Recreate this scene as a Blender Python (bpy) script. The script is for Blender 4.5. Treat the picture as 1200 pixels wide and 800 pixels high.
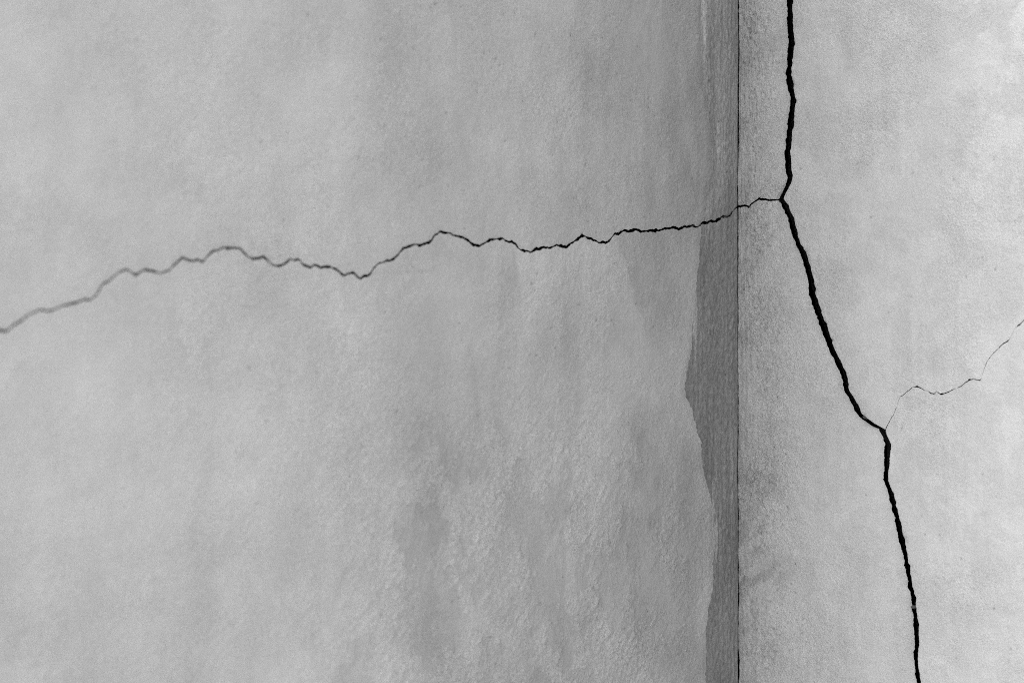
import bpy, math
import numpy as np
from mathutils import Vector

# ------------------------------------------------------------------ scene, camera, sky, sun
scene = bpy.context.scene
for o in list(bpy.data.objects):
    bpy.data.objects.remove(o)
col = scene.collection

EYE = 1.45                      # camera height
DCOR, OFFX = 1.50, 0.2403       # depth of the corner and its offset to the right of the axis
AX = np.array([1, 1]) / math.sqrt(2)        # horizontal view direction
RT = np.array([1, -1]) / math.sqrt(2)       # camera right
CAM = -DCOR * AX - OFFX * RT                # the corner of the two walls stands at the origin
TANH = 18.0 / 50.0

cam_d = bpy.data.cameras.new('camera')
cam_d.lens = 50; cam_d.sensor_width = 36; cam_d.clip_start = 0.02; cam_d.clip_end = 500
cam_d.dof.use_dof = True
cam_d.dof.focus_distance = 1.41
cam_d.dof.aperture_fstop = 4.1
cam = bpy.data.objects.new('camera', cam_d); col.objects.link(cam)
cam.location = (CAM[0], CAM[1], EYE)
cam.rotation_euler = (math.radians(90), 0, math.radians(-45))
scene.camera = cam

SUN_AZ, SUN_EL = 160.0, 38.0     # degrees: azimuth counter-clockwise from +x, towards the sun
world = bpy.data.worlds.new('World'); scene.world = world; world.use_nodes = True
wn = world.node_tree.nodes; wl = world.node_tree.links
bg = wn['Background']
sky = wn.new('ShaderNodeTexSky'); sky.sky_type = 'NISHITA'; sky.sun_disc = False
sky.sun_elevation = math.radians(SUN_EL); sky.sun_rotation = math.radians(90 - SUN_AZ)
sky.air_density = 1.0; sky.dust_density = 0.3
bw = wn.new('ShaderNodeRGBToBW')             # a black and white photograph: a grey overcast sky
wl.new(sky.outputs[0], bw.inputs[0]); wl.new(bw.outputs[0], bg.inputs[0])
bg.inputs[1].default_value = 0.15

sun_d = bpy.data.lights.new('sun', 'SUN'); sun_d.energy = 1.4; sun_d.angle = math.radians(40)
sun_d.color = (1, 1, 1)
sun = bpy.data.objects.new('sun', sun_d); col.objects.link(sun)
az, el = math.radians(SUN_AZ), math.radians(SUN_EL)
to_sun = Vector((math.cos(el) * math.cos(az), math.cos(el) * math.sin(az), math.sin(el)))
sun.rotation_euler = to_sun.to_track_quat('Z', 'Y').to_euler()
sun.location = (-3, 1, 6)

scene.view_settings.view_transform = 'Standard'
scene.view_settings.look = 'None'
scene.view_settings.gamma = 1
scene.view_settings.use_curve_mapping = False
scene.view_settings.exposure = 2.2
scene.cycles.use_denoising = False          # keep the sandy grain of the plaster
scene.cycles.filter_width = 0.95
scene.cycles.use_adaptive_sampling = False

# ------------------------------------------------------------------ noise
def perlin(x, y, seed=0):
    xi = np.floor(x).astype(np.int64); yi = np.floor(y).astype(np.int64)
    xf = x - xi; yf = y - yi
    def g(ix, iy):
        n = (ix * 374761393 + iy * 668265263 + seed * 1274126177) & 0xffffffff
        n = ((n ^ (n >> 13)) * 1274126177) & 0xffffffff
        n = ((n ^ (n >> 16)) * 2246822519) & 0xffffffff
        return (n & 0xffff) * (2 * math.pi / 65536)
    def d(ix, iy, fx, fy):
        a = g(ix, iy); return np.cos(a) * fx + np.sin(a) * fy
    u = xf ** 3 * (xf * (xf * 6 - 15) + 10); v = yf ** 3 * (yf * (yf * 6 - 15) + 10)
    a = d(xi, yi, xf, yf); b = d(xi + 1, yi, xf - 1, yf)
    c = d(xi, yi + 1, xf, yf - 1); e = d(xi + 1, yi + 1, xf - 1, yf - 1)
    return 1.41 * ((a + (b - a) * u) + ((c + (e - c) * u) - (a + (b - a) * u)) * v)

def fbm(x, y, f, octs=4, seed=0, gain=0.5, sx=1.0, sy=1.0):
    r = 0; a = 1.0; t = 0
    for k in range(octs):
        r = r + a * perlin(x * f * sx + 17.3 * k, y * f * sy - 9.1 * k, seed + k)
        t += a; a *= gain; f *= 2.03
    return r / t

def sstep(a, b, x):
    t = np.clip((x - a) / (b - a), 0, 1); return t * t * (3 - 2 * t)

# ------------------------------------------------------------------ measured outlines (photo points laid on the wall planes)
def to_wall(px, py, right, h=0.0):
    """photo point on the plane that stands h in front of the wall"""
    tx = (np.asarray(px, float) - 600) / 600 * TANH
    ty = (400 - np.asarray(py, float)) / 600 * TANH
    dx = AX[0] + tx * RT[0]; dy = AX[1] + tx * RT[1]
    t = ((-CAM[0] - h) / dx) if right else ((-CAM[1] - h) / dy)
    s = CAM[1] + t * dy if right else CAM[0] + t * dx
    return s, EYE + ty * t

LC = [(0,387),(8,390),(17,380),(26,375),(35,367),(45.5,363.5),(63,364),(72,359),(84,356),(100,350),(105,352.5),(114,343.5),
 (121,332),(128,330),(138,321),(147,315),(154,318),(161,323),(173,315),(191,321),(201,315.5),(214.5,301.5),(226,307),
 (233,303.5),(239,306),(245,299),(254,294),(264,289.5),(282,291),(292,301.5),(299,304),(310,302),(320,309),(327,312),
 (334,310),(341,303.5),(350,304),(355,310),(364,313),(369,310),(376,314),(387,312),(402.5,323),(408,321),(414,321),
 (421,326),(431.5,321.5),(441,309.5),(458,304),(465,298),(470,292),(486,286),(490,288.5),(501.5,283),(508.5,275),
 (515.5,272),(528,274),(535,277),(543,278),(547,281),(553,287.5),(562,288),(574,280.5),(589,280),(592.5,283),(600,283),
 (608,292),(619.5,296),(627.5,291),(645,290),(649,287.5),(659,290),(668,285),(680,276),(690.5,280),(701,284),(711,284),
 (717,276),(729,271),(750,270),(753.5,271.5),(771,270),(783,267.6),(798,267.5),(805.5,265),(812,265),(815,266),(819,265),
 (823.5,261),(832,260.5),(841,258.8),(850.5,253.8),(856.5,253.5),(859,250.5),(867,242)]
RC = [(867,242),(874.5,240.8),(880.5,242),(884,238.5),(892.5,232.8),(900,233.4),(907.5,234),(914,233.3)]
BIG = [(0,922.7,928.3),(30,923.2,929.2),(49.5,925,930.7),(64.5,923.5,929.2),(84,920.8,926.8),(93,921.2,926.8),(108,925,930.2),
 (120,926.0,932),(140,923.5,929.8),(164,921,927),(180,919.7,925.2),(189,920.8,926),(199.5,921.7,927),(207,922.5,928.5),
 (214.5,921.7,926.2),(223.5,917,922.5),(231,912.7,918.7),(234,912.7,918),(240,916.5,922.5),(247.5,920,926),(255,924.3,930),
 (264,926.2,931.8),(273,928.5,934),(285,932,937.5),(291,935,941),(300,940,945.7),(312.5,943.8,949.8),(330,948,954.3),
 (347.5,950.5,956.8),(365,956,962),(382.5,962.7,970.0),(400,969,975),(412,974.0,980),(424,979.5,985.3),(437.5,985.2,991.5),
 (445,988.0,993.3),(457,988.8,993.8),(464.5,993.8,999.3),(475,998.3,1005.8),(482.5,1002,1008.8),(486,1005,1010.8),
 (491.5,1010.8,1018.5),(496,1016.5,1025.3),(500,1023.5,1032.0),(503,1031,1038),(511,1034.3,1040.3),(520,1037.5,1044),
 (541,1037.2,1042.6),(562,1035.5,1040.8),(576,1040.8,1046),(600.5,1047,1052.3),(625,1052.3,1057.5),(646,1057.2,1062.8),
 (667,1062.5,1067),(684.5,1064.5,1069.2),(700,1069.4,1074),(711,1069,1073.6),(730,1072.0,1076.8),(751,1072,1076.8),
 (772,1071.2,1075.8),(786,1073.3,1077.7),(800,1075,1079.5)]
HAIR = [(1038,503),(1041.8,496),(1047,487.8),(1051.5,478),(1054,469),(1055.5,464.8),(1062,460),(1065.8,457.8),(1070.3,452.5),(1075.5,452.8),
 (1084.5,457),(1095,461.2),(1097.3,460),(1102.5,461.5),(1107.8,460),(1111.5,459.3),(1122,454),(1128,451),(1136.3,445),
 (1149.0,445.3),(1150.8,441.3),(1152.7,435),(1156.3,425.6),(1162.5,416.3),(1173,405),(1185,396.3),(1190,385.6),(1196.3,379.8),(1204,373)]
EDGE = [(0,823),(60,824),(100,828),(150,832),(200,834),(240,829),(262,823),(300,821),(340,817),(400,812),(425,809),(450,803),(466,805),
 (480,811),(510,820),(518,823),(545,825),(560,829),(578,832),(600,838),(640,840),(690,836),(715,830),(730,827),(800,826)]

ZB, ZT = 0.0, 2.60
LEFT_LEN, RIGHT_LEN = 0.92, 0.40

def wander(z):
    """the corner is not ruled: it strays a millimetre or so"""
    return .0022 * fbm(z, z * 0 + 3.7, 6, 5, 300, gain=.55)

def jag(n, amp, seed, f=0.35):
    k = np.arange(n, dtype=float)
    return amp * (perlin(k * f, k * 0 + 3.3, seed) + 0.6 * perlin(k * f * 2.3, k * 0 + 8.1, seed + 5))

# left crack as (s,z); extended past the frame to the wall's end
s_, z_ = to_wall([p[0] for p in LC], [p[1] for p in LC], False)
ext = [(-LEFT_LEN, z_[0] - .035), (-0.86, z_[0] - .03)]
lcs = np.concatenate([[e[0] for e in ext], s_]); lcz = np.concatenate([[e[1] for e in ext], z_])
lcs[-1] = 0.0
# contour of the skim coat's edge: s as function of z
es, ez = to_wall([p[1] for p in EDGE], [p[0] for p in EDGE], False)
es = np.concatenate([[es[-1]] , es[::-1], [es[0]]]); ez = np.concatenate([[ZB], ez[::-1], [ZT]])
def edge_s(z):
    return np.interp(z, ez, es) + 0.0055 * fbm(z, z * 0 + .7, 55, 5, 40, gain=.8)
# right cracks
bz = np.array([to_wall((b[1] + b[2]) / 2, b[0], True)[1] for b in BIG])[::-1]
bl = np.array([to_wall(b[1], b[0], True, -.006)[0] for b in BIG])[::-1]
br = np.array([to_wall(b[2], b[0], True, .0016)[0] for b in BIG])[::-1]
zx = np.array([ZB, .35, .7, .95]); zy = np.array([1.95, 2.2, ZT])
dxb = np.array([-.30, -.27, -.245, -.235]); dxt = np.array([-.05, -.075, -.06])
w0 = .011
bl = np.concatenate([dxb + w0 / 2, bl, dxt + w0 / 2]); br = np.concatenate([dxb - w0 / 2, br, dxt - w0 / 2]); bz = np.concatenate([zx, bz, zy])
hs, hz = to_wall([p[0] for p in HAIR], [p[1] for p in HAIR], True)
hs = np.concatenate([hs, [-.345, -RIGHT_LEN]]); hz = np.concatenate([hz, [hz[-1] + .03, hz[-1] + .055]])
ks, kz = to_wall([p[0] for p in RC], [p[1] for p in RC], True)
ks[0] = 0.0
kz = kz + (lcz[-1] - kz[0]) * np.linspace(1, 0, len(kz))
JZ = kz[-1]                       # where the cross crack meets the big one
HZ = hz[0]                        # where the hairline leaves it

# ------------------------------------------------------------------ mesh helpers
def spaced(a, b, d0, d1, step, far=.05):
    """samples a..b: step inside d0..d1, growing steps outside"""
    pts = [d0 + k * (d1 - d0) / max(1, round((d1 - d0) / step)) for k in range(max(1, round((d1 - d0) / step)) + 1)] if d1 > d0 else []
    out = list(pts)
    st = step; x = pts[-1]
    while x < b - 1e-9:
        st = min(st * 1.35, far); x = min(x + st, b)
        if b - x < st * .5: x = b
        out.append(x)
    st = step; x = pts[0]
    pre = []
    while x > a + 1e-9:
        st = min(st * 1.35, far); x = max(x - st, a)
        if x - a < st * .5: x = a
        pre.append(x)
    return np.array(pre[::-1] + out)

def resample(xs, ys, n_par):
    """polyline at normalized arc positions"""
    d = np.concatenate([[0], np.cumsum(np.hypot(np.diff(xs), np.diff(ys)))])
    d /= d[-1]
    return np.interp(n_par, d, xs), np.interp(n_par, d, ys)

def coons(B, T, L, R, s, t):
    s = s[:, None, None]; t = t[None, :, None]
    Bc, Tc, Lc, Rc = B[:, None], T[:, None], L[None], R[None]
    return ((1 - t) * Bc + t * Tc + (1 - s) * Lc + s * Rc
            - ((1 - s) * (1 - t) * B[0] + s * (1 - t) * B[-1] + (1 - s) * t * T[0] + s * t * T[-1]))

def norm01(a):
    return (a - a[0]) / (a[-1] - a[0])

def mesh_from(name, verts, quads, mat, tone=None):
    me = bpy.data.meshes.new(name)
    nv, nq = len(verts), len(quads)
    me.vertices.add(nv); me.vertices.foreach_set('co', np.ascontiguousarray(verts, dtype=np.float32).ravel())
    me.loops.add(nq * 4); me.loops.foreach_set('vertex_index', np.ascontiguousarray(quads, dtype=np.int32).ravel())
    me.polygons.add(nq); me.polygons.foreach_set('loop_start', np.arange(nq, dtype=np.int32) * 4)
    me.polygons.foreach_set('use_smooth', np.ones(nq, dtype=bool))
    me.update(calc_edges=True); me.validate()
    for k, v in (tone or {}).items():
        at = me.attributes.new(k, 'FLOAT', 'POINT'); at.data.foreach_set('value', np.ascontiguousarray(v, dtype=np.float32).ravel())
    me.materials.append(mat)
    return me

def place(name, me, parent, label=None):
    o = bpy.data.objects.new(name, me); col.objects.link(o)
    if parent is not None:
        o.parent = parent; o.location = -parent.location
    if label: o['label'] = label
    return o

def to3d(s, z, h, right):
    return np.stack([-h, s, z], -1) if right else np.stack([s, -h, z], -1)

def panel(name, P, h, attrs, right, mat, parent, under, label=None, thick=.012):
    """P (ni,nj,2): wall coordinates, h (ni,nj): relief. Closed plaster slab; under: sideways undercut of the (bottom, top, left, right) edges."""
    ni, nj = h.shape
    idx = np.arange(ni * nj).reshape(ni, nj)
    V = [to3d(P[..., 0], P[..., 1], h, right).reshape(-1, 3)]
    Q = [np.stack([idx[:-1, :-1], idx[1:, :-1], idx[1:, 1:], idx[:-1, 1:]], -1).reshape(-1, 4)]
    A = {k: [v.ravel()] for k, v in attrs.items()}
    off = ni * nj
    # displaced back rim
    D = np.zeros_like(P); sg = 1 if P[-1, 0, 0] > P[0, 0, 0] else -1
    D[:, 0, 1] += under[0]; D[:, -1, 1] -= under[1]; D[0, :, 0] += sg * under[2]; D[-1, :, 0] -= sg * under[3]
    PB = P + D
    def side(i, j, rev):
        nonlocal off
        n = len(i)
        front = to3d(P[i, j, 0], P[i, j, 1], h[i, j], right)
        back = to3d(PB[i, j, 0], PB[i, j, 1], np.full(n, -thick), right)
        V.append(front); V.append(back)
        for k in A: A[k].append(attrs[k][i, j]); A[k].append(attrs[k][i, j])
        a = off + np.arange(n); b = a + n
        q = np.stack([a[:-1], b[:-1], b[1:], a[1:]], -1)
        Q.append(q[:, ::-1] if rev else q)
        off += 2 * n
    I = np.arange(ni); J = np.arange(nj)
    side(I, 0 * I, False); side(I, 0 * I + nj - 1, True); side(0 * J, J, True); side(0 * J + ni - 1, J, False)
    # back
    iu = np.unique(np.append(np.arange(0, ni, 14), ni - 1)); ju = np.unique(np.append(np.arange(0, nj, 14), nj - 1))
    sub = np.ix_(iu, ju)
    V.append(to3d(PB[sub][..., 0], PB[sub][..., 1], np.full((len(iu), len(ju)), -thick), right).reshape(-1, 3))
    for k in A: A[k].append(attrs[k][sub].ravel())
    bi = off + np.arange(len(iu) * len(ju)).reshape(len(iu), len(ju))
    Q.append(np.stack([bi[:-1, :-1], bi[:-1, 1:], bi[1:, 1:], bi[1:, :-1]], -1).reshape(-1, 4))
    quads = np.concatenate(Q)
    if right: quads = quads if sg < 0 else quads[:, ::-1]
    me = mesh_from(name, np.concatenate(V), quads, mat, {k: np.concatenate(v) for k, v in A.items()})
    return place(name, me, parent, label)

def boxes_mesh(name, boxes, mat):
    V, Q = [], []
    for (x0, x1, y0, y1, z0, z1) in boxes:
        o = len(V)
        V += [(x, y, z) for z in (z0, z1) for y in (y0, y1) for x in (x0, x1)]
        Q += [[o + k for k in f] for f in ((0, 2, 3, 1), (4, 5, 7, 6), (0, 1, 5, 4), (2, 6, 7, 3), (0, 4, 6, 2), (1, 3, 7, 5))]
    me = mesh_from(name, np.array(V, float), np.array(Q), mat)
    me.polygons.foreach_set('use_smooth', np.zeros(len(Q), dtype=bool))
    return me

# ------------------------------------------------------------------ materials
def plaster(name, fine=1.0, grain=420, streak=False, bump=.9, rough=.92):
    m = bpy.data.materials.new(name); m.use_nodes = True
    n, l = m.node_tree.nodes, m.node_tree.links
    b = n['Principled BSDF']; b.inputs['Roughness'].default_value = rough; b.inputs['Specular IOR Level'].default_value = .25
    at = n.new('ShaderNodeAttribute'); at.attribute_name = 'tone'
    geo = n.new('ShaderNodeNewGeometry')
    mp = n.new('ShaderNodeMapping'); l.new(geo.outputs['Position'], mp.inputs[0])
    mp.inputs['Scale'].default_value = (1, 1, .5 if streak else 1)
    n1 = n.new('ShaderNodeTexNoise'); n1.inputs['Scale'].default_value = grain; n1.inputs['Detail'].default_value = 3; n1.inputs['Roughness'].default_value = .65
    n2 = n.new('ShaderNodeTexNoise'); n2.inputs['Scale'].default_value = grain * .28; n2.inputs['Detail'].default_value = 4; n2.inputs['Roughness'].default_value = .6
    for q in (n1, n2): l.new(mp.outputs[0], q.inputs['Vector'])
    def math_(op, a, bb):
        q = n.new('ShaderNodeMath'); q.operation = op
        for k, v in enumerate((a, bb)):
            if isinstance(v, (int, float)): q.inputs[k].default_value = v
            else: l.new(v, q.inputs[k])
        return q.outputs[0]
    gr = n.new('ShaderNodeAttribute'); gr.attribute_name = 'grain'
    v1 = math_('MULTIPLY', math_('MULTIPLY', math_('SUBTRACT', n1.outputs['Fac'], .5), .70 * fine), gr.outputs['Fac'])
    v2 = math_('MULTIPLY', math_('MULTIPLY', math_('SUBTRACT', n2.outputs['Fac'], .5), .22 * fine), gr.outputs['Fac'])
    f = math_('ADD', math_('ADD', v1, v2), 1.0)
    val = math_('MULTIPLY', at.outputs['Fac'], f)
    cc = n.new('ShaderNodeCombineColor')
    for k in range(3): l.new(val, cc.inputs[k])
    l.new(cc.outputs[0], b.inputs['Base Color'])
    hgt = math_('MULTIPLY', math_('ADD', n1.outputs['Fac'], math_('MULTIPLY', n2.outputs['Fac'], .7)), gr.outputs['Fac'])
    bp = n.new('ShaderNodeBump'); bp.inputs['Strength'].default_value = bump; bp.inputs['Distance'].default_value = .0020
    l.new(hgt, bp.inputs['Height']); l.new(bp.outputs[0], b.inputs['Normal'])
    return m

def plain(name, c, scale=30, var=.3):
    m = bpy.data.materials.new(name); m.use_nodes = True
    n, l = m.node_tree.nodes, m.node_tree.links
    b = n['Principled BSDF']; b.inputs['Roughness'].default_value = .95; b.inputs['Specular IOR Level'].default_value = .2
    geo = n.new('ShaderNodeNewGeometry')
    t = n.new('ShaderNodeTexNoise'); t.inputs['Scale'].default_value = scale; t.inputs['Detail'].default_value = 6
    l.new(geo.outputs['Position'], t.inputs['Vector'])
    r = n.new('ShaderNodeValToRGB')
    r.color_ramp.elements[0].position = .3; r.color_ramp.elements[1].position = .7
    a, z = c * (1 - var), c * (1 + var)
    r.color_ramp.elements[0].color = (a, a, a, 1); r.color_ramp.elements[1].color = (z, z, z, 1)
    l.new(t.outputs['Fac'], r.inputs[0]); l.new(r.outputs[0], b.inputs['Base Color'])
    bp = n.new('ShaderNodeBump'); bp.inputs['Strength'].default_value = .3; bp.inputs['Distance'].default_value = .003
    l.new(t.outputs['Fac'], bp.inputs['Height']); l.new(bp.outputs[0], b.inputs['Normal'])
    return m

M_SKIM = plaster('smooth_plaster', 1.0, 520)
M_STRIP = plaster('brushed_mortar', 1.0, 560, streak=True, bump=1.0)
M_CORE = plain('dark_wall_core', .06, 40)
M_COPING = plain('coping_concrete', .32, 25, .15)
M_GROUND = plain('paving_concrete', .30, 8, .15)
M_CRUMB = plain('plaster_crumb', .05, 300, .3)

# ------------------------------------------------------------------ the setting: ground
g = boxes_mesh('ground', [(-120, 120, -120, 120, -.2, 0)], M_GROUND)
go = place('ground', g, None); go['kind'] = 'structure'; go['label'] = 'flat grey concrete ground at the foot of the walls'

# ------------------------------------------------------------------ relief and tone of the two walls
PX = .0009
def lines(S, Z, pts, right, w):
    """distance based mask of a thin scratched line"""
    s, z = to_wall([p[0] for p in pts], [p[1] for p in pts], right)
    m = np.zeros_like(S)
    for k in range(len(s) - 1):
        ax, az_, bx, bz_ = s[k], z[k], s[k + 1], z[k + 1]
        L2 = (bx - ax) ** 2 + (bz_ - az_) ** 2
        t = np.clip(((S - ax) * (bx - ax) + (Z - az_) * (bz_ - az_)) / L2, 0, 1)
        d = np.hypot(S - ax - t * (bx - ax), Z - az_ - t * (bz_ - az_))
        m = np.maximum(m, np.exp(-(d / w) ** 2))
    return m

def blob(S, Z, px, py, rx, ry, right, p=2):
    s, z = to_wall(px, py, right)
    s1, _ = to_wall(px + rx, py, right); _, z1 = to_wall(px, py - ry, right)
    r = np.abs((S - s) / (s1 - s)) ** p + np.abs((Z - z) / (z1 - z)) ** p
    return np.exp(-r)

def pits(h, tone, P, rng, pts, depth, dark):
    """tiny round pinholes, sunk and filled with dirt"""
    ni, nj = h.shape
    for (i, j, k) in pts:
        if i + 1 >= ni or abs(P[i + 1, j, 1] - P[i, j, 1]) > .0007: continue
        w = np.s_[max(0, i - 7):min(ni, i + 8), max(0, j - 7):min(nj, j + 8)]
        r = .0005 + .0006 * k * k
        m = np.exp(-((P[w][..., 0] - P[i, j, 0]) ** 2 + (P[w][..., 1] - P[i, j, 1]) ** 2) / r ** 2)
        h[w] -= depth * k * m; tone[w] *= 1 - dark * k * m

def scatter(rng, shape, n, i0=0.05, i1=.97, j0=.02, j1=.98):
    ni, nj = shape
    return [(int(rng.uniform(i0, i1) * ni), int(rng.uniform(j0, j1) * nj), rng.uniform(.3, 1)) for _ in range(n)]

def left_skim(P, rng, lower):
    S, Z = P[..., 0], P[..., 1]
    wx = .03 * fbm(S, Z, 9, 3, 70); wz = .03 * fbm(S, Z, 9, 3, 71)
    h = .0045 * fbm(S, Z, 5, 3, 1) + .0010 * fbm(S, Z, 38, 3, 4) 
    fl = fbm(S + wx * .35, Z + wz * .35, 19, 6, 50, gain=.66, sy=.75)
    fl2 = fbm(S + wx * .4, Z + wz * .25, 36, 5, 52, gain=.64, sy=.5)
    broad = fbm(S + wx, Z + wz, 9, 3, 54, sy=.7)
    pale = .62 * sstep(-.05, .03, fl + .55 * broad) + .38 * sstep(-.03, .04, fl2 + .35 * broad)
    zone = blob(S, Z, 600, 680, 175, 185, False, 4) + .35 * blob(S, Z, 660, 350, 80, 75, False, 4) + .2
    rgh = np.clip(zone, 0, 1) * pale * .8 + .9 * blob(S, Z, 770, 690, 60, 90, False, 2) * sstep(-.2, .2, fl) + .25 * sstep(-.05, .35, fbm(S, Z, 14, 4, 20))
    smooth = sstep(-.25, .3, fbm(S, Z, 6, 4, 21))
    grain = .35 + .35 * smooth + .9 * rgh
    h += (.00018 + .0002 * smooth + .0010 * rgh) * fbm(S, Z, 250, 2, 6)
    # diagonal trowel marks
    q = (S * .7 + Z * .7); q2 = (S * .7 - Z * .7)
    h += .0011 * rgh * fbm(q, q2, 120, 3, 9, sx=.35, sy=1.3)
    base = .345
    t = 1 + .10 * fbm(S + wx, Z, 5.5, 4, 30) + .11 * fbm(S + .5 * wx, Z, 16, 4, 33, sy=.2) + .09 * fbm(S + wx, Z + wz, 22, 4, 36)
    # scumbled limewash flakes: pale patches with ragged, partly sharp borders
    t += .235 * np.clip(zone, 0, 1.05) * (pale - .5)
    # shade towards the corner painted into tone, ragged streaky border, plus an upper stain
    dp = fbm(S + wx, Z, 7, 5, 75, sy=.35, gain=.55); dq = fbm(S, Z, 40, 4, 76, sy=.18, gain=.6)
    t -= .17 * sstep(-.66, -.34, S + .30 * dp) + .10 * sstep(-.22, -.05, S + .10 * dp + .05 * dq) * (.45 + .55 * sstep(1.49, 1.60, Z))
    # darker damp columns and runs
    rg = sstep(-.18, .12, dq + .7 * fl)
    below = Z < np.interp(S, lcs, lcz)
    t -= (.10 * blob(S, Z, 575, 400, 26, 120, False, 4) + .10 * blob(S, Z, 510, 540, 55, 40, False, 2) + .11 * blob(S, Z, 765, 560, 50, 80, False, 4)
          + .08 * blob(S, Z, 740, 110, 60, 170, False, 4) + .08 * blob(S, Z, 640, 740, 30, 60, False, 2)) * (.35 + .65 * rg)
    # sharp sided pale run under the crack, and a dark one beside it
    sA, zA = to_wall(600, 290, False); sB, zB = to_wall(616, 400, False)
    ed = S - (sA + (Z - zA) * (sB - sA) / (zB - zA)) + .004 * fbm(S, Z, 60, 4, 61)
    t += .075 * sstep(0, .003, ed) * (1 - sstep(.05, .20, ed)) * sstep(zB - .04, zB + .06, Z + .05 * fl) * below
    sC, zC = to_wall(722, 290, False); sD, zD = to_wall(758, 400, False)
    ed2 = S - (sC + (Z - zC) * (sD - sC) / (zD - zC)) + .006 * fbm(S, Z, 50, 4, 62)
    t -= .10 * sstep(0, .004, ed2) * (1 - sstep(.05, .16, ed2)) * sstep(zD - .03, zD + .02, Z) * below
    for ln in ([(436, 320), (462, 320), (500, 318)], [(520, 670), (535, 672), (554, 671), (566, 652)], [(818, 150), (810, 160), (808, 195), (815, 230)]):
        m = lines(S, Z, ln, False, .0011)
        t *= 1 - .07 * m; h -= .0003 * m
    # the coat thins towards the corner strip; a pale feathered lip
    d = edge_s(Z) - S
    h += -.0008 * np.exp(-d / .006) + .0006 * np.exp(-((d - .008) / .006) ** 2)
    t += .13 * np.exp(-d / .022) * sstep(-.2, .25, perlin(Z * 9, Z * 0 + 4, 65)) * (1 - sstep(1.5, 1.6, Z)) + .05 * np.exp(-d / .004)
    t -= .13 * np.exp(-d / .055) * sstep(1.5, 1.62, Z)
    dc = np.abs(Z - np.interp(S, lcs, lcz))
    h -= .0007 * np.exp(-dc / .0013) * (1 + 1.4 * fbm(S, Z, 120, 2, 66))
    t -= .035 * np.exp(-dc / .009) * (.6 + fbm(S, Z, 40, 2, 67))
    tone = base * t
    return h, tone, grain

def left_strip(P, rng, lower):
    S, Z = P[..., 0], P[..., 1]
    d = -S
    h = -.0024 + .0006 * fbm(S, Z, 20, 2, 81)
    h += .0009 * fbm(S, Z, 230, 3, 83, sy=.045) + .0016 * fbm(S, Z, 260, 3, 85, sy=.5)
    h -= .0012 * np.exp(-((d - .0065) / .0008) ** 2) * sstep(0, .3, perlin(Z * 10, Z * 0 + 3, 91))
    h = -.0024 + (h + .0024) * (1 - np.exp(-np.clip(d, 0, 1) / .004))
    up = sstep(1.50, 1.66, Z)
    sk = sstep(-.2, .35, fbm(S, Z, 22, 3, 82, sy=.3))
    t = 1 + .36 * fbm(S, Z, 24, 4, 86, sy=.35, gain=.6) + .5 * sstep(1.5, 1.6, Z) * fbm(S, Z, 75, 3, 95, sy=.025) + (.06 + .30 * sk) * fbm(S, Z, 130, 4, 87, sy=.045, gain=.65) + .36 * fbm(S, Z, 270, 3, 84, sy=.6)
    # the upper part keeps streaks of the finer coat
    t += up * (.34 * np.exp(-((S + .026) / .011) ** 2) * sstep(-.3, .2, perlin(Z * 8, Z * 0, 88)) + .55 * sstep(.035, .075, d + .02 * fbm(S, Z, 90, 3, 92, sy=.08)))
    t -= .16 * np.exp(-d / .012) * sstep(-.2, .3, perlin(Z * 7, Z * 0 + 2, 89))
    t += .12 * np.exp(-d / .010) * (1 - up) * sstep(-.2, .3, perlin(Z * 11, Z * 0 + 6, 90))
    dc = np.abs(Z - np.interp(S, lcs, lcz))
    h -= .0007 * np.exp(-dc / .0013)
    t += .16 * np.exp(-d / .022) * sstep(1.30, 1.18, Z) + .22 * up
    # the finer coat dragged out over the strip by the brush
    de = S - edge_s(Z)
    drag = sstep(0, .12, fbm(S, Z, 130, 4, 93, sy=.07, gain=.6) + .25 * perlin(Z * 22, S * 0 + 1, 94) - .10 - 9 * de)
    t += .70 * drag * np.exp(-np.clip(de, 0, 1) / .019)
    return h, .158 * t, np.ones_like(t)

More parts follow.
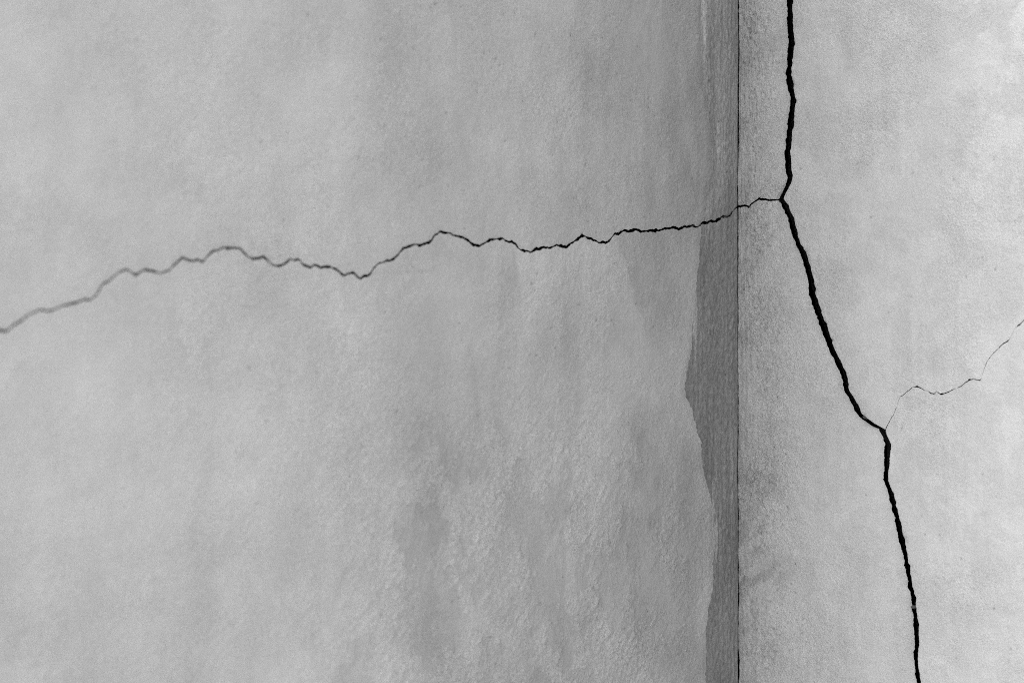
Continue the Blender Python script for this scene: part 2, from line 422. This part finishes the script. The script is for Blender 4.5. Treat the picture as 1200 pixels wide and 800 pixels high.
def right_wall(P, rng, proud):
    S, Z = P[..., 0], P[..., 1]
    d = -S
    wx = .02 * fbm(S, Z, 12, 3, 170); wz = .02 * fbm(S, Z, 12, 3, 171)
    h = (.0030 * fbm(S, Z, 6, 3, 101) + .0008 * fbm(S, Z, 40, 3, 104)) * (1 - np.exp(-np.abs(d) / .03)) + wander(Z) * np.exp(-np.abs(d) / .02)
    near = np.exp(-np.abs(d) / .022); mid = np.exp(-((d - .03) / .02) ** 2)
    rz = .4 + sstep(-.1, .3, fbm(S, Z, 9, 3, 110))
    smooth = sstep(-.2, .3, fbm(S, Z, 8, 4, 121))
    grain = .30 + .40 * smooth + .9 * np.exp(-(d / .05) ** 2) * rz
    calm = 1.0
    if proud:
        calm = 1 - .8 * lines(S, Z, HAIR, True, .02)      # the plaster is smooth beside the hairline
    h += calm * (.00015 + .0002 * smooth + .0016 * near * rz + .0014 * mid * sstep(-.05, .2, fbm(S, Z, 11, 2, 111))) * fbm(S, Z, 210, 3, 106)
    q = (S * .75 - Z * .66); q2 = (S * .66 + Z * .75)
    h += calm * (.0004 + .0016 * mid) * fbm(q, q2, 130, 3, 109, sx=.3, sy=1.2) * rz
    h += .0009 * near * fbm(S, Z, 240, 2, 112, sy=.08)
    t = 1 + .05 * fbm(S + wx, Z, 5, 4, 130) + .085 * fbm(S + wx, Z, 24, 4, 133, sy=.16) + .09 * fbm(S + wx, Z + wz, 26, 5, 136, gain=.64)
    fl = fbm(S + wx, Z + wz, 22, 6, 150, gain=.62)
    t += .06 * (sstep(-.02, .08, fl) - .5)
    t += .09 * blob(S, Z, 1195, 110, 70, 190, True, 4) * sstep(-.22, .10, fl + .6 * fbm(S, Z, 30, 3, 139, sy=.3))  # brighter light at the upper right painted into the tone, ragged edge
    # dirt rubbed into the rough band in slanting dabs; tone darkens towards the corner
    dab = sstep(.0, .22, fbm(q + wx, q2, 26, 5, 152, sx=.45, gain=.6))
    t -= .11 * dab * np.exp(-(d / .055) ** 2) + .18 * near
    t += .06 * fbm(S, Z, 110, 3, 160, sy=.03) * sstep(-.05, .25, fbm(S, Z, 10, 3, 161, sy=.4))
    t -= .16 * blob(S, Z, 892, 670, 30, 80, True) * dab
    # worn vertical grey run, and patchy grey bloom to the right
    t -= .07 * blob(S, Z, 1085, 150, 30, 90, True, 2) * sstep(-.1, .2, fl) + .05 * blob(S, Z, 1060, 740, 18, 90, True, 4)
    t -= .05 * blob(S, Z, 1180, 190, 25, 120, True, 2) * sstep(-.15, .15, fl)
    if not proud:
        dl = S - np.interp(Z, bz, bl)
        h -= .006 * np.exp(-dl / .009)
    else:
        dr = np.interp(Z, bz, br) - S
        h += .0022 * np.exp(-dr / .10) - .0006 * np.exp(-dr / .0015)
        t += .08 * np.exp(-dr / .002)  # lit rim on the crack's right lip, painted as a paler tone
        h -= .0022 * np.exp(-dr / .003) * sstep(.12, .4, fbm(S, Z, 70, 3, 181))
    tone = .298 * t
    return h, tone, grain

# ------------------------------------------------------------------ left wall
def root(name, loc, label, cat):
    o = bpy.data.objects.new(name, None); col.objects.link(o); o.location = loc
    o.empty_display_size = .2; o['label'] = label; o['category'] = cat; o['kind'] = 'thing'
    return o

ZD0, ZD1 = EYE - .415, EYE + .415          # densely modelled height
STEP_Z = .00125

WL = root('plastered_wall', (-LEFT_LEN / 2, .1, 0), 'wide grey plastered wall left of the corner, crossed by a thin jagged crack', 'wall')
def gap_corner(z):
    return .0003 + .0004 * sstep(-.25, .25, perlin(z * 16, z * 0 + 1.5, 200)) + .0003 * sstep(.05, .3, perlin(z * 60, z * 0, 201))

def wob(s):
    return .0022 * fbm(s, s * 0 + .2, 95, 4, 220, gain=.65)
def left_halfwidth(s, sgn):
    w = np.interp(s, [-1.8, -.8, -.5, -.3, -.1, 0], [.00060, .00060, .00080, .00100, .00105, .0013])
    return w * np.clip(1 + .9 * fbm(s, s * 0 + .4, 60, 3, 210) + 1.5 * fbm(s, s * 0 + .9 * sgn, 210, 2, 213 + sgn), .5, 2.2) * 1.12

rng = np.random.default_rng(5)
ejoin_s = None
for lower in (False, True):
    sgn = -1 if lower else 1
    # point where the crack meets the edge of the skim coat
    ss = np.linspace(-.12, 0, 4000)
    zz = np.interp(ss, lcs, lcz)
    k = np.argmin(np.abs(ss - edge_s(zz))); sj = ss[k]
    cols = spaced(-LEFT_LEN, sj, -LEFT_LEN, sj, .0015)
    cz = np.interp(cols, lcs, lcz) + wob(cols) + sgn * left_halfwidth(cols, sgn)
    z0 = cz[-1]
    if not lower: rows = spaced(z0, ZT, z0, ZD1, STEP_Z)
    else: rows = spaced(ZB, z0, ZD0, z0, STEP_Z)
    R = np.stack([edge_s(rows), rows], -1)
    zfar = ZB if lower else ZT
    far_s = -LEFT_LEN + norm01(cols) * (edge_s(np.array([zfar]))[0] + LEFT_LEN)
    crackc = np.stack([cols, cz], -1); farc = np.stack([far_s, np.full_like(cols, zfar)], -1)
    R[0 if not lower else -1] = crackc[-1]
    R[-1 if not lower else 0] = farc[-1]
    tpar = norm01(rows)
    zl = crackc[0, 1]
    Lz = (zl + tpar * (ZT - zl)) if not lower else (ZB + tpar * (zl - ZB))
    L = np.stack([np.full_like(rows, -LEFT_LEN), Lz], -1)
    B, T = (farc, crackc) if lower else (crackc, farc)
    P = coons(B, T, L, R, norm01(cols), tpar)
    h, tone, grain = left_skim(P, rng, lower)
    pits(h, tone, P, rng, scatter(rng, h.shape, 260, .35, .99), .0009, .42)
    if not lower:   # a few pale sand grains
        for (i, j, kk) in scatter(rng, h.shape, 60, .4, .99): tone[i, j] *= 1.25
    panel('plaster_panel', P, h, {'tone': tone, 'grain': grain}, False, M_SKIM, WL,
          (0 if lower else .012, .012 if lower else 0, 0, 0), 'smooth grey plaster below the thin crack' if lower else 'smooth grey plaster above the thin crack')
    # rough strip between skim coat and corner
    c2 = np.linspace(sj - .008, -.0006, 60)
    zc2 = np.interp(c2, lcs, lcz) + wob(c2) + sgn * left_halfwidth(c2, sgn)
    zc2 += .0007 * sgn * np.exp(-np.abs(c2 - sj) / .006)      # a little wider where the coats overlap
    rows2 = spaced(zc2[-1], ZT, zc2[-1], ZD1, STEP_Z) if not lower else spaced(ZB, zc2[-1], ZD0, zc2[-1], STEP_Z)
    Rr = np.stack([-gap_corner(rows2) - wander(rows2), rows2], -1)
    tp = norm01(rows2)
    endi = 0 if not lower else -1; fari = -1 if not lower else 0
    Lz2 = (zc2[0] + tp * (ZT - zc2[0])) if not lower else (ZB + tp * (zc2[0] - ZB))
    Ls = edge_s(Lz2) - .008
    cr = np.stack([np.linspace(Ls[endi], Rr[endi, 0], 60), zc2], -1)
    fr = np.stack([np.linspace(Ls[fari], Rr[fari, 0], 60), np.full(60, zfar)], -1)
    Ll = np.stack([Ls, Lz2], -1)
    B, T = (fr, cr) if lower else (cr, fr)
    P = coons(B, T, Ll, Rr, np.linspace(0, 1, 60), tp)
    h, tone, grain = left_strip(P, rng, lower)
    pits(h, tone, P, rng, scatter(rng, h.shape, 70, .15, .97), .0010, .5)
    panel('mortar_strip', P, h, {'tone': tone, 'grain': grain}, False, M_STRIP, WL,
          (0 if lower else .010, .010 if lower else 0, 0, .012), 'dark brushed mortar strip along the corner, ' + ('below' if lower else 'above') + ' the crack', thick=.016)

# the dark hollow behind the thin crack
def duct(name, path_s, path_z, wid, d0, d1, right, mat, parent, label, vertical):
    n = len(path_s)
    secs = []
    for sd, dep in ((-1, d0), (-1, d1), (1, d1), (1, d0)):
        s = path_s + (sd * wid if vertical else 0); z = path_z + (0 if vertical else sd * wid)
        secs.append(to3d(s, z, np.full(n, -dep), right))
    V = np.concatenate(secs); Q = []
    for a in range(3):
        for k in range(n - 1):
            Q.append([a * n + k, a * n + k + 1, (a + 1) * n + k + 1, (a + 1) * n + k])
    me = mesh_from(name, V, np.array(Q), mat)
    return place(name, me, parent, label)

cs = np.linspace(-LEFT_LEN + .02, -.004, 120)
duct('crack', cs, np.convolve(np.pad(np.interp(cs, lcs, lcz), 3, mode='edge'), np.ones(7) / 7, 'valid'), .03, .0165, .10, False, M_CORE, WL,
     'thin jagged black crack running across the wall', False)
boxes = [(-LEFT_LEN + .016, .25, .111, .25, ZB, ZT)]
place('wall_end', boxes_mesh('wall_end', [(-LEFT_LEN, -LEFT_LEN + .0155, .0125, .25, ZB, ZT)], M_COPING), WL)
place('wall_core', boxes_mesh('wall_core', boxes, M_CORE), WL)
place('coping', boxes_mesh('coping', [(-LEFT_LEN - .03, .28, -.03, .28, ZT + .001, ZT + .06)], M_COPING), WL)

# ------------------------------------------------------------------ right wall
WR = root('plastered_wall', (.1, -RIGHT_LEN / 2, 0), 'pale plastered wall right of the corner, split by a wide black crack', 'wall')
def big_edge(z, left):
    base = np.interp(z, bz, bl if left else br)
    return base + (.0004 if left else -.0004) + .0017 * fbm(z, z * 0 + (1.1 if left else 5.5), 95, 4, 230 if left else 240, gain=.6) + .0004 * np.round(1.6 * perlin(z * 230, z * 0 + (2.4 if left else 7.3), 250))

def gap_right(z):
    """open width of the joint: hair thin, wider at the top and at the very bottom"""
    e = .0002 + .0005 * sstep(-.3, .25, perlin(z * 13, z * 0 + 7.5, 205)) + .0002 * sstep(-.2, .35, perlin(z * 75, z * 0 + 1, 206))
    return e + .0005 * sstep(1.58, 1.66, z) + .0022 * sstep(EYE - .318, EYE - .335, z) * (.8 + .5 * perlin(z * 80, z * 0, 203)) - .0024

# between the corner and the big crack: the cross crack splits it in two
NC = 90
for lower in (False, True):
    sgn = -1 if lower else 1
    jz = JZ + sgn * .0008
    par = np.linspace(0, 1, 170)
    rows = spaced(jz, ZT, jz, ZD1, STEP_Z) if not lower else spaced(ZB, jz, ZD0, jz, STEP_Z)
    Rr = np.stack([big_edge(rows, True), rows], -1)
    cs_, cz_ = resample(ks, kz, par)
    cz_ = cz_ + sgn * .00115 * (1 + .9 * fbm(cs_, cs_ * 0, 120, 3, 260)) + .0018 * fbm(cs_, cs_ * 0 + .3, 130, 3, 261)
    endi = 0 if not lower else -1; fari = -1 - endi
    zfar = ZB if lower else ZT
    crack = np.stack([cs_, cz_], -1)
    crack[:, 0] *= Rr[endi, 0] / crack[-1, 0]
    crack[:, 1] += (rows[endi] - crack[-1, 1]) * par ** 8
    g0 = -gap_right(rows)
    crack[:, 0] = g0[endi] + crack[:, 0] * (Rr[endi, 0] - g0[endi]) / Rr[endi, 0]
    far = np.stack([g0[fari] + par * (Rr[fari, 0] - g0[fari]), np.full_like(par, zfar)], -1)
    tp = norm01(rows)
    Lz = (crack[0, 1] + tp * (ZT - crack[0, 1])) if not lower else (ZB + tp * (crack[0, 1] - ZB))
    L = np.stack([g0, Lz], -1)
    B, T = (far, crack) if lower else (crack, far)
    P = coons(B, T, L, Rr, par, tp)
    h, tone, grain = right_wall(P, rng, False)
    pits(h, tone, P, rng, scatter(rng, h.shape, 200, .06, .4), .0014, .45)
    pits(h, tone, P, rng, scatter(rng, h.shape, 30, .2, .95), .0009, .4)
    panel('plaster_panel', P, h, {'tone': tone, 'grain': grain}, True, M_SKIM, WR,
          (0 if lower else .012, .012 if lower else 0, .008, .014), 'narrow plaster piece between the corner and the wide crack, ' + ('below' if lower else 'above') + ' the cross crack')

# right of the big crack: the hairline splits it in two
hair_w = lambda n: .00022 * (1 + 1.2 * np.clip(jag(n, 1.0, 270, .2), -.8, 2))
for lower in (False, True):
    sgn = -1 if lower else 1
    d = np.concatenate([[0], np.cumsum(np.hypot(np.diff(hs), np.diff(hz)))])
    dpar = np.interp(np.linspace(-hs[0], -hs[-1], 400), -hs, d)        # even steps along the wall
    cs_ = np.interp(dpar, d, hs); cz_ = np.interp(dpar, d, hz)
    n = len(dpar)
    hw = .00036 * np.clip(1 + 3.2 * fbm(dpar, dpar * 0, 75, 4, 270, gain=.65), .1, 2.4)
    blobs = sum(.0005 * np.exp(-((dpar - np.interp(-to_wall(x, y, True)[0], -hs, d)) / .0018) ** 2) for x, y in ((1053.8, 471), (1075, 453), (1104, 461), (1136, 445), (1156, 426)))
    hw = hw + blobs
    cz_ = cz_ + sgn * hw + 0.0019 * fbm(dpar, dpar * 0 + .7, 120, 4, 271, gain=.6)
    z0 = HZ + sgn * .0003
    rows = spaced(z0, ZT, z0, ZD1, STEP_Z) if not lower else spaced(ZB, z0, ZD0, z0, STEP_Z)
    Ll = np.stack([big_edge(rows, False), rows], -1)
    endi = 0 if not lower else -1; fari = -1 - endi
    zfar = ZB if lower else ZT
    crack = np.stack([cs_, cz_], -1)
    fade = np.exp(-dpar / .006)
    crack[:, 0] += (Ll[endi, 0] - crack[0, 0]) * fade; crack[:, 1] += (rows[endi] - crack[0, 1]) * fade
    far = np.stack([Ll[fari, 0] + norm01(-cs_) * (-RIGHT_LEN - Ll[fari, 0]), np.full(n, zfar)], -1)
    tp = norm01(rows)
    zr = crack[-1, 1]
    Rz = (zr + tp * (ZT - zr)) if not lower else (ZB + tp * (zr - ZB))
    Rr = np.stack([np.full_like(rows, crack[-1, 0]), Rz], -1)
    sp = norm01(-crack[:, 0])
    straight = crack.copy(); straight[:, 1] = crack[0, 1] + sp * (crack[-1, 1] - crack[0, 1])
    B, T = (far, straight) if lower else (straight, far)
    P = coons(B, T, Ll, Rr, sp, tp)
    P[..., 1] += (crack[:, 1] - straight[:, 1])[:, None] * np.exp(-(np.abs(rows - rows[endi]) / .07) ** 1.5)[None, :]
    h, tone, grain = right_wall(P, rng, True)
    pts = [q for q in scatter(rng, h.shape, 60, .02, .9) if abs(P[q[0], q[1], 1] - np.interp(-P[q[0], q[1], 0], -hs, hz)) > .04]
    pits(h, tone, P, rng, pts, .0009, .4)
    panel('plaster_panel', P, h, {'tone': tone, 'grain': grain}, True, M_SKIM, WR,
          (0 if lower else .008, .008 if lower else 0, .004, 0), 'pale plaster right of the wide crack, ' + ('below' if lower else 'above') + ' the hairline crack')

zs = np.linspace(ZB + .02, ZT - .02, 140)
mid = (np.interp(zs, bz, bl) + np.interp(zs, bz, br)) / 2
duct('crack', np.convolve(np.pad(mid, 3, mode='edge'), np.ones(7) / 7, 'valid'), zs, .045, .0125, .105, True, M_CORE, WR, 'wide black crack running down the wall', True)
hd = np.linspace(hs[0] - .03, -RIGHT_LEN + .02, 50)
duct('crack', hd, np.interp(-hd, -hs, hz), .02, .013, .06, True, M_CORE, WR, 'faint hairline crack branching up to the right', False)
place('wall_core', boxes_mesh('wall_core', [(.111, .25, -RIGHT_LEN + .016, .1105, ZB, ZT)], M_CORE), WR)
place('wall_end', boxes_mesh('wall_end', [(.0125, .25, -RIGHT_LEN, -RIGHT_LEN + .0155, ZB, ZT)], M_COPING), WR)
place('coping', boxes_mesh('coping', [(-.03, .28, -RIGHT_LEN - .03, -.0305, ZT + .001, ZT + .06)], M_COPING), WR)

# ------------------------------------------------------------------ crumbs lodged in the wide crack
def crumb(px, py, r, seed, label):
    s, z = to_wall(px, py, True)
    import random
    rd = random.Random(seed)
    V = []; Q = []
    nu, nv = 8, 6
    for a in range(nv + 1):
        th = math.pi * a / nv
        for b in range(nu):
            ph = 2 * math.pi * b / nu
            k = r * (1 + rd.uniform(-.3, .3))
            V.append((k * math.sin(th) * math.cos(ph) * 1.3, k * math.sin(th) * math.sin(ph) * 2.0, k * math.cos(th)))
    for a in range(nv):
        for b in range(nu):
            Q.append([a * nu + b, (a + 1) * nu + b, (a + 1) * nu + (b + 1) % nu, a * nu + (b + 1) % nu])
    me = mesh_from('plaster_crumb', np.array(V), np.array(Q), M_CRUMB)
    o = place('plaster_crumb', me, None, label); o.location = (.004, s + .0025, z)
    o['category'] = 'crumb'; o['group'] = 'crumbs stuck in the wide crack'
crumb(1071.8, 712, .0016, 3, 'tiny plaster crumb lodged low in the wide black crack')
crumb(1015, 489, .0018, 4, 'tiny plaster crumb at the bend where the hairline branches off')
